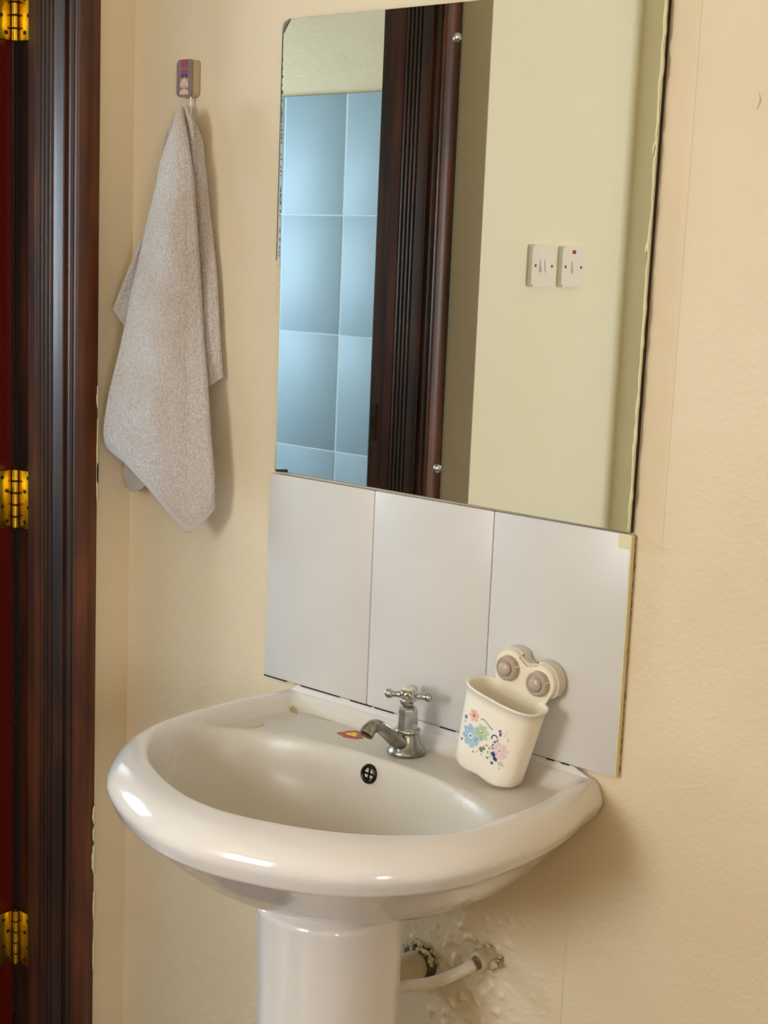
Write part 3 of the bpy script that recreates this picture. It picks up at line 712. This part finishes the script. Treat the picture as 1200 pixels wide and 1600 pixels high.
# ---------------------------------------------------------------- towel
T_MAIN = [[(-0.1684, -0.042, 0.5117), (-0.1667, -0.0432, 0.5115), (-0.165, -0.0444, 0.5113), (-0.1635, -0.0455, 0.5112), (-0.1622, -0.0464, 0.511), (-0.1612, -0.047, 0.5109), (-0.1604, -0.0475, 0.5108), (-0.16, -0.0476, 0.5108), (-0.1599, -0.0475, 0.5108), (-0.16, -0.047, 0.5109), (-0.1605, -0.0464, 0.511), (-0.1612, -0.0455, 0.5111), (-0.1621, -0.0444, 0.5112), (-0.1631, -0.0432, 0.5114), (-0.1643, -0.042, 0.5115)], [(-0.1793, -0.0488, 0.474), (-0.1758, -0.0501, 0.4725), (-0.1715, -0.0513, 0.4713), (-0.1671, -0.0526, 0.4702), (-0.1632, -0.0537, 0.469), (-0.1595, -0.0545, 0.4678), (-0.1563, -0.0549, 0.4666), (-0.1537, -0.0549, 0.4655), (-0.1517, -0.0544, 0.4644), (-0.1502, -0.0534, 0.4634), (-0.1491, -0.0519, 0.4624), (-0.1483, -0.0502, 0.4618), (-0.1475, -0.0483, 0.4626), (-0.147, -0.0462, 0.4637), (-0.1467, -0.0443, 0.4649)], [(-0.1915, -0.054, 0.4359), (-0.1864, -0.0552, 0.4332), (-0.1796, -0.0566, 0.431), (-0.1726, -0.058, 0.429), (-0.1662, -0.0593, 0.4268), (-0.1602, -0.0602, 0.4245), (-0.1548, -0.0607, 0.4223), (-0.1503, -0.0605, 0.4201), (-0.1466, -0.0596, 0.4179), (-0.1437, -0.058, 0.4158), (-0.1414, -0.0558, 0.4138), (-0.1393, -0.0532, 0.4125), (-0.137, -0.0504, 0.4141), (-0.1353, -0.0476, 0.4161), (-0.1337, -0.045, 0.4184)], [(-0.1995, -0.0568, 0.3965), (-0.1936, -0.058, 0.3925), (-0.1853, -0.0595, 0.3895), (-0.1766, -0.0611, 0.3867), (-0.1686, -0.0626, 0.3835), (-0.1611, -0.0637, 0.3804), (-0.1544, -0.0641, 0.3773), (-0.1489, -0.0638, 0.374), (-0.1445, -0.0625, 0.3708), (-0.141, -0.0603, 0.3677), (-0.1382, -0.0574, 0.3647), (-0.1358, -0.0539, 0.3626), (-0.1329, -0.0502, 0.365), (-0.1307, -0.0466, 0.3681), (-0.1288, -0.0433, 0.3715)], [(-0.212, -0.058, 0.357), (-0.2053, -0.0592, 0.3519), (-0.1952, -0.0608, 0.348), (-0.1845, -0.0626, 0.3445), (-0.1748, -0.0642, 0.3403), (-0.1656, -0.0654, 0.3362), (-0.1575, -0.0659, 0.3322), (-0.1508, -0.0654, 0.3279), (-0.1454, -0.0637, 0.3237), (-0.1412, -0.061, 0.3195), (-0.1379, -0.0573, 0.3154), (-0.1349, -0.053, 0.3126), (-0.1312, -0.0484, 0.3158), (-0.1285, -0.0439, 0.3198), (-0.126, -0.04, 0.3243)], [(-0.224, -0.0591, 0.317), (-0.2166, -0.0603, 0.3106), (-0.2049, -0.0619, 0.3059), (-0.1923, -0.0637, 0.3017), (-0.181, -0.0655, 0.2966), (-0.1702, -0.0668, 0.2917), (-0.1607, -0.0672, 0.2866), (-0.1528, -0.0665, 0.2814), (-0.1465, -0.0645, 0.2761), (-0.1417, -0.0612, 0.2708), (-0.1377, -0.0569, 0.2657), (-0.1342, -0.0518, 0.2621), (-0.1297, -0.0464, 0.2661), (-0.1263, -0.0412, 0.2711), (-0.1233, -0.0367, 0.2768)], [(-0.2341, -0.0619, 0.2765), (-0.2265, -0.0626, 0.2689), (-0.2137, -0.0638, 0.2633), (-0.1997, -0.0655, 0.2584), (-0.1871, -0.0671, 0.2525), (-0.1752, -0.0683, 0.2466), (-0.1644, -0.0686, 0.2407), (-0.1555, -0.0676, 0.2345), (-0.1483, -0.0653, 0.2281), (-0.1427, -0.0616, 0.2218), (-0.138, -0.0567, 0.2155), (-0.1336, -0.0511, 0.2111), (-0.128, -0.0453, 0.216), (-0.1237, -0.0397, 0.222), (-0.1197, -0.035, 0.2288)], [(-0.2418, -0.0671, 0.2357), (-0.234, -0.0673, 0.2268), (-0.22, -0.0682, 0.2204), (-0.2046, -0.0696, 0.2149), (-0.1908, -0.071, 0.2081), (-0.1775, -0.0721, 0.2014), (-0.1655, -0.0722, 0.1946), (-0.1556, -0.0711, 0.1873), (-0.1475, -0.0684, 0.18), (-0.1411, -0.0643, 0.1725), (-0.1356, -0.0589, 0.1652), (-0.1304, -0.0528, 0.16), (-0.1237, -0.0465, 0.1657), (-0.1184, -0.0406, 0.1727), (-0.1135, -0.0357, 0.1808)], [(-0.2452, -0.0739, 0.1946), (-0.2373, -0.0736, 0.1844), (-0.2222, -0.0741, 0.1773), (-0.2054, -0.0753, 0.1711), (-0.1903, -0.0766, 0.1636), (-0.1758, -0.0776, 0.1561), (-0.1625, -0.0776, 0.1485), (-0.1517, -0.0762, 0.1403), (-0.1427, -0.0732, 0.1319), (-0.1355, -0.0686, 0.1234), (-0.1293, -0.0628, 0.115), (-0.1233, -0.0561, 0.1091), (-0.1154, -0.0494, 0.1157), (-0.1092, -0.0431, 0.1237), (-0.1034, -0.038, 0.1331)], [(-0.2504, -0.0807, 0.1535), (-0.2422, -0.0799, 0.142), (-0.226, -0.0801, 0.1341), (-0.2077, -0.081, 0.1273), (-0.1913, -0.0822, 0.119), (-0.1755, -0.083, 0.1107), (-0.1611, -0.0829, 0.1022), (-0.1492, -0.0813, 0.0931), (-0.1393, -0.078, 0.0837), (-0.1313, -0.073, 0.0741), (-0.1243, -0.0666, 0.0647), (-0.1175, -0.0595, 0.0579), (-0.1084, -0.0522, 0.0654), (-0.1013, -0.0456, 0.0746), (-0.0945, -0.0403, 0.0851)], [(-0.2588, -0.0859, 0.1119), (-0.2504, -0.0846, 0.0991), (-0.2328, -0.0844, 0.0905), (-0.2131, -0.0851, 0.0831), (-0.1953, -0.0861, 0.0739), (-0.1781, -0.0868, 0.0648), (-0.1623, -0.0866, 0.0555), (-0.1493, -0.0847, 0.0454), (-0.1384, -0.0811, 0.0351), (-0.1296, -0.0757, 0.0243), (-0.1217, -0.0689, 0.0138), (-0.114, -0.0612, 0.0063), (-0.1038, -0.0535, 0.0147), (-0.0956, -0.0465, 0.025), (-0.0878, -0.041, 0.0368)], [(-0.2705, -0.0862, 0.0692), (-0.2615, -0.0847, 0.055), (-0.2424, -0.0844, 0.0456), (-0.2209, -0.0851, 0.0377), (-0.2015, -0.0861, 0.0278), (-0.1827, -0.0869, 0.018), (-0.1654, -0.0867, 0.008), (-0.1511, -0.0848, -0.003), (-0.139, -0.0811, -0.0144), (-0.1292, -0.0754, -0.0262), (-0.1203, -0.0682, -0.0378), (-0.1115, -0.0602, -0.046), (-0.0999, -0.0521, -0.0366), (-0.0906, -0.0449, -0.0251), (-0.0818, -0.0393, -0.0118)], [(-0.2815, -0.083, 0.0252), (-0.2726, -0.0814, 0.0097), (-0.2526, -0.0811, -0.0005), (-0.2298, -0.0819, -0.0089), (-0.2094, -0.0832, -0.0195), (-0.1895, -0.0842, -0.0301), (-0.1713, -0.0842, -0.0409), (-0.1562, -0.0825, -0.0528), (-0.1435, -0.0787, -0.0652), (-0.1332, -0.0729, -0.0781), (-0.1238, -0.0656, -0.0908), (-0.1146, -0.0573, -0.0999), (-0.1023, -0.049, -0.0894), (-0.0924, -0.0416, -0.0766), (-0.0832, -0.036, -0.0619)]]
T_RIGHT = [[(-0.1869, -0.0194, 0.5147), (-0.1811, -0.0234, 0.5141), (-0.1811, -0.0221, 0.5142), (-0.1868, -0.0158, 0.515), (-0.1932, -0.0088, 0.516)], [(-0.1776, -0.0194, 0.4656), (-0.1655, -0.0234, 0.4665), (-0.1595, -0.0221, 0.4687), (-0.159, -0.0158, 0.4718), (-0.1592, -0.0088, 0.4749)], [(-0.1698, -0.0194, 0.4163), (-0.1566, -0.0234, 0.4168), (-0.1495, -0.0221, 0.4192), (-0.1481, -0.0158, 0.4226), (-0.1472, -0.0088, 0.426)], [(-0.1639, -0.0194, 0.3668), (-0.1498, -0.0234, 0.3669), (-0.1419, -0.0221, 0.3694), (-0.1398, -0.0158, 0.3731), (-0.1381, -0.0088, 0.3767)], [(-0.1587, -0.0194, 0.3171), (-0.1432, -0.0234, 0.3167), (-0.1341, -0.0221, 0.3194), (-0.1307, -0.0158, 0.3235), (-0.1279, -0.0088, 0.3275)], [(-0.1536, -0.0194, 0.267), (-0.1369, -0.0234, 0.2664), (-0.1268, -0.0221, 0.2693), (-0.1224, -0.0158, 0.2738), (-0.1185, -0.0088, 0.278)], [(-0.1491, -0.0194, 0.2167), (-0.132, -0.0234, 0.2156), (-0.1216, -0.0221, 0.2187), (-0.117, -0.0158, 0.2235), (-0.1128, -0.0088, 0.2281)], [(-0.1444, -0.0194, 0.1662), (-0.127, -0.0234, 0.1647), (-0.1164, -0.0221, 0.1679), (-0.1117, -0.0158, 0.1731), (-0.1073, -0.0088, 0.1779)], [(-0.1397, -0.0194, 0.1154), (-0.1216, -0.0234, 0.1135), (-0.1106, -0.0221, 0.117), (-0.1054, -0.0158, 0.1225), (-0.1006, -0.0088, 0.1277)]]
T_LEFT = [[(-0.1878, -0.026, 0.5122), (-0.1857, -0.026, 0.5121), (-0.1836, -0.026, 0.5121), (-0.1815, -0.026, 0.512), (-0.1795, -0.026, 0.5119)], [(-0.2095, -0.0311, 0.4739), (-0.2052, -0.0296, 0.4713), (-0.1996, -0.029, 0.4686), (-0.1954, -0.027, 0.4663), (-0.1894, -0.026, 0.4642)], [(-0.2169, -0.0363, 0.431), (-0.2139, -0.0331, 0.4268), (-0.2082, -0.032, 0.4225), (-0.2055, -0.028, 0.4188), (-0.1992, -0.026, 0.4159)], [(-0.2218, -0.0414, 0.3874), (-0.2207, -0.0367, 0.3816), (-0.2157, -0.035, 0.3758), (-0.215, -0.0289, 0.3707), (-0.2088, -0.026, 0.3668)], [(-0.2322, -0.0466, 0.3443), (-0.2315, -0.0402, 0.3366), (-0.2254, -0.038, 0.329), (-0.2253, -0.0299, 0.3221), (-0.2178, -0.026, 0.317)], [(-0.2512, -0.0517, 0.3023), (-0.2489, -0.0438, 0.2922), (-0.2398, -0.041, 0.2824), (-0.2381, -0.0309, 0.2733), (-0.2271, -0.026, 0.2667)], [(-0.2706, -0.0569, 0.2597), (-0.2669, -0.0473, 0.2471), (-0.2548, -0.044, 0.2352), (-0.2518, -0.0319, 0.2237), (-0.2376, -0.026, 0.2157)], [(-0.2891, -0.062, 0.2163), (-0.2857, -0.0509, 0.2014), (-0.2725, -0.047, 0.1874), (-0.2698, -0.0329, 0.1737), (-0.2539, -0.026, 0.1643)]]
T_CURL = [[(-0.2845, -0.014, 0.0136), (-0.2612, -0.0225, 0.0142), (-0.244, -0.026, 0.0139), (-0.2351, -0.0225, 0.0122), (-0.2319, -0.014, 0.0095)], [(-0.304, -0.014, -0.0105), (-0.2773, -0.0225, -0.0119), (-0.2557, -0.026, -0.0102), (-0.2427, -0.0225, -0.0083), (-0.2355, -0.014, -0.0075)], [(-0.3197, -0.014, -0.0351), (-0.2907, -0.0225, -0.0386), (-0.266, -0.026, -0.0347), (-0.2502, -0.0225, -0.029), (-0.2401, -0.014, -0.0246)], [(-0.3093, -0.014, -0.058), (-0.2851, -0.0225, -0.064), (-0.2641, -0.026, -0.0583), (-0.2521, -0.0225, -0.0493), (-0.2456, -0.014, -0.0418)]]
T_FOLD = [[(-0.1696, -0.036, 0.5115), (-0.1597, -0.0412, 0.5106), (-0.1556, -0.0412, 0.5104), (-0.1573, -0.036, 0.511)], [(-0.1636, -0.033, 0.4889), (-0.1526, -0.0382, 0.4885), (-0.1474, -0.0382, 0.4887), (-0.1479, -0.033, 0.4896)], [(-0.1603, -0.03, 0.466), (-0.1501, -0.0352, 0.4656), (-0.1457, -0.0352, 0.4657), (-0.147, -0.03, 0.4665)], [(-0.1579, -0.027, 0.443), (-0.1488, -0.0322, 0.4425), (-0.1456, -0.0322, 0.4426), (-0.148, -0.027, 0.4432)], [(-0.1558, -0.024, 0.4198), (-0.1478, -0.0292, 0.4193), (-0.1455, -0.0292, 0.4193), (-0.149, -0.024, 0.4197)]]

def cr2(net, u, v):
    nv = len(net)-1; rows_ = []
    j = min(int(v*nv), nv-1)
    idx = [max(0, j-1), j, j+1, min(nv, j+2)]
    R4 = [cr([Vector(p) for p in net[k]], u) for k in idx]
    if j == 0: R4[0] = 2*R4[1]-R4[2]
    if j+1 == nv: R4[3] = 2*R4[2]-R4[1]
    f = v*nv-j; a, b, c, d = R4
    return b+.5*f*(c-a+f*(2*a-5*b+4*c-d+f*(3*(b-c)+d-a)))
def sheet(name, net, T, nu, nv, parent, hem=0, wob=1.0, m=None):
    """soft cloth slab with rounded edges; thickness T"""
    G = [[cr2(net, i/(nu-1), j/(nv-1)) for i in range(nu)] for j in range(nv)]
    Vf, Vb = [], []
    for j in range(nv):
        for i in range(nu):
            a = G[j][min(i+1, nu-1)]-G[j][max(i-1, 0)]; b = G[min(j+1, nv-1)][i]-G[max(j-1, 0)][i]
            n = a.cross(b); n = n.normalized() if n.length > 1e-9 else Vector((0, -1, 0))
            if n.y > 0: n = -n
            p = G[j][i]
            wdt = (G[j][-1]-G[j][0]).length; eu = min(i, nu-1-i)/(nu-1)*wdt; ev = (nv-1-j)/(nv-1)*.4
            f = min(1, eu/(T*.55))**.5 if eu < T*.55 else 1
            g_ = (.35+.65*min(1, ev/.012)) if hem else 1
            th = T*.5*max(f, .02)*g_
            hemz = ev < .006*hem
            d = 0 if hemz else wob*(.0011*noise.noise(p*330)+.0007*noise.noise(p*620))
            Vf.append(p+n*(th+d*(.4+.6*f))); Vb.append(p-n*(th+(0 if hemz else d*.5)))
    n0 = nu*nv; F_ = []
    for j in range(nv-1):
        for i in range(nu-1):
            a = j*nu+i; F_.append((a, a+1, a+nu+1, a+nu)); F_.append((n0+a, n0+a+nu, n0+a+nu+1, n0+a+1))
    for j in range(nv-1):
        for i in (0, nu-1):
            a = j*nu+i; F_.append((a, a+nu, n0+a+nu, n0+a) if i == 0 else (a, n0+a, n0+a+nu, a+nu))
    for i in range(nu-1):
        for j in (0, nv-1):
            a = j*nu+i; F_.append((a, n0+a, n0+a+1, a+1) if j == 0 else (a, a+1, n0+a+1, n0+a))
    me = bpy.data.meshes.new(name); me.from_pydata([tuple(v) for v in Vf+Vb], [], F_); me.update()
    me.materials.append(m or MTER); me.materials.append(MHEM)
    if hem:
        k = int((nv-1)*(1-.007/.4)); fi = 0
        for j in range(nv-1):
            for i in range(nu-1):
                if j >= k: me.polygons[fi].material_index = 1
                fi += 2
    me.shade_smooth()
    o = bpy.data.objects.new(name, me); COL.objects.link(o); return keep(o, parent)
tw = thing('hand_towel', 'light grey terry hand towel hanging by one point from the wall hook', 'towel', (-.183, WY, .51))
sheet('front_fold', T_MAIN, .012, 150, 330, tw, hem=1)
sheet('right_fold', T_RIGHT, .008, 60, 240, tw, hem=1)
sheet('left_fold', T_LEFT, .006, 60, 170, tw, hem=1)
sheet('curled_corner', T_CURL, .003, 30, 40, tw, wob=.2, m=MHEM)
sheet('pinched_fold', T_FOLD, .006, 24, 60, tw)

# ---------------------------------------------------------------- pipes under the basin
wp = thing('waste_pipe', 'cream plastic waste pipe entering the wall behind the pedestal', 'pipe', (.313, WY, -.642))
bm = bmesh.new(); lathe(bm, [(.0205, -.002), (.0205, .060), (.0225, .062), (.0225, .082)], 36, axis_m((0, 0, 0), (0, -1, 0)))
obj('pipe', bm, MPVC, wp, angle=40)
bm = bmesh.new(); lathe(bm, [(.0205, .002), (.0262, .003), (.0268, .008), (.0258, .015), (.0210, .017)], 36, axis_m((0, 0, 0), (0, -1, 0)))
o = obj('rubber_seal', bm, MRUB, wp, smooth=True); o['label'] = 'dark rubber ring at the wall'
bm = bmesh.new(); random.seed(6)
for k in range(40):
    a = random.uniform(.2, 3.0); r_ = random.uniform(.022, .031); sph(bm, (r_*math.cos(a), random.uniform(-.016, -.001), r_*math.sin(a)), random.uniform(.002, .0052), (random.uniform(.7, 1.5), .8, random.uniform(.5, 1.2)), 8, 6)
for v in bm.verts: v.co += Vector((noise.noise(v.co*300), noise.noise(v.co*300+Vector((5, 0, 0))), noise.noise(v.co*310)))*.0016
o = obj('sealant_crust', bm, MCRU, wp, smooth=True); o['kind'] = 'stuff'
hs = thing('supply_hose', 'curved white water supply tube with a fitting in the rough plaster', 'hose', (.427, WY, -.594))
bm = bmesh.new(); tube(bm, [(-.006, -.030, -.004), (-.016, -.046, -.012), (-.034, -.062, -.024), (-.056, -.074, -.034), (-.076, -.086, -.040), (-.086, -.094, -.042)], .0078, 18, 40)
obj('tube', bm, MHOS, hs, smooth=True)
bm = bmesh.new(); lathe(bm, [(.0150, -.002), (.0150, .010), (.0140, .0105), (.0140, .026), (.0128, .028), (.0095, .028), (.009, .020)], 28, axis_m((0, 0, 0), (-.12, -1, -.05)))
obj('fitting', bm, MPVC, hs, angle=35)
bm = bmesh.new()
for k in range(30):
    a = random.uniform(-.5, 3.4); r_ = random.uniform(.0125, .0185); sph(bm, (r_*math.cos(a), random.uniform(-.018, -.001), r_*math.sin(a)), random.uniform(.0015, .0042), (1, .8, random.uniform(.5, 1.1)), 8, 6)
for v in bm.verts: v.co += Vector((noise.noise(v.co*300), noise.noise(v.co*300+Vector((5, 0, 0))), noise.noise(v.co*310)))*.0014
o = obj('sealant_crust', bm, MCRU, hs, smooth=True); o['kind'] = 'stuff'

# ---------------------------------------------------------------- the two switches seen in the mirror
def switch(y, n, label):
    t = thing('light_switch', label, 'switch', (-.25, y, .3095), 'switches beside the bathroom door')
    bm = plate(rrect(.0410, .0415, .005), 0, .0105, .0035)
    for v in bm.verts: v.co = Vector((.0110-v.co.y, v.co.x, v.co.z))
    obj('plate', bm, MSWI, t, angle=40)
    for k in range(n):
        yy = (k-(n-1)/2)*.0155
        bm = bmesh.new(); pr = [(.0148, -.0125), (.0150, .0125), (.0185, .0125), (.0152, -.0125)]
        pr = [(.0100, -.0125), (.0100, .0125), (.0125, .0125), (.0158, -.0125)]
        a = [bm.verts.new((x, yy-.0055, z)) for x, z in pr]; b = [bm.verts.new((x, yy+.0055, z)) for x, z in pr]
        for i in range(4): bm.faces.new((a[i], a[(i+1) % 4], b[(i+1) % 4], b[i]))
        bm.faces.new(a[::-1]); bm.faces.new(b); obj('rocker', bm, MSWI, t)
    for s in (-1, 1): obj('plate_screw', lathe(bmesh.new(), [(.0030, 0), (.0030, .0008), (.002, .0010)], 14, axis_m((.0110, s*.029, 0), (1, 0, 0))), MSCR, t)
    if n == 1:
        o = obj('indicator', box(.0108, .0122, -.006, .006, .027, .0345, bev=.0006), MRED, t); o['label'] = 'red indicator window'
    return t
switch(-1.0150, 2, 'white two-gang wall switch reflected in the mirror, nearer the door')
switch(-1.1225, 1, 'white one-gang wall switch with red indicator, reflected in the mirror')
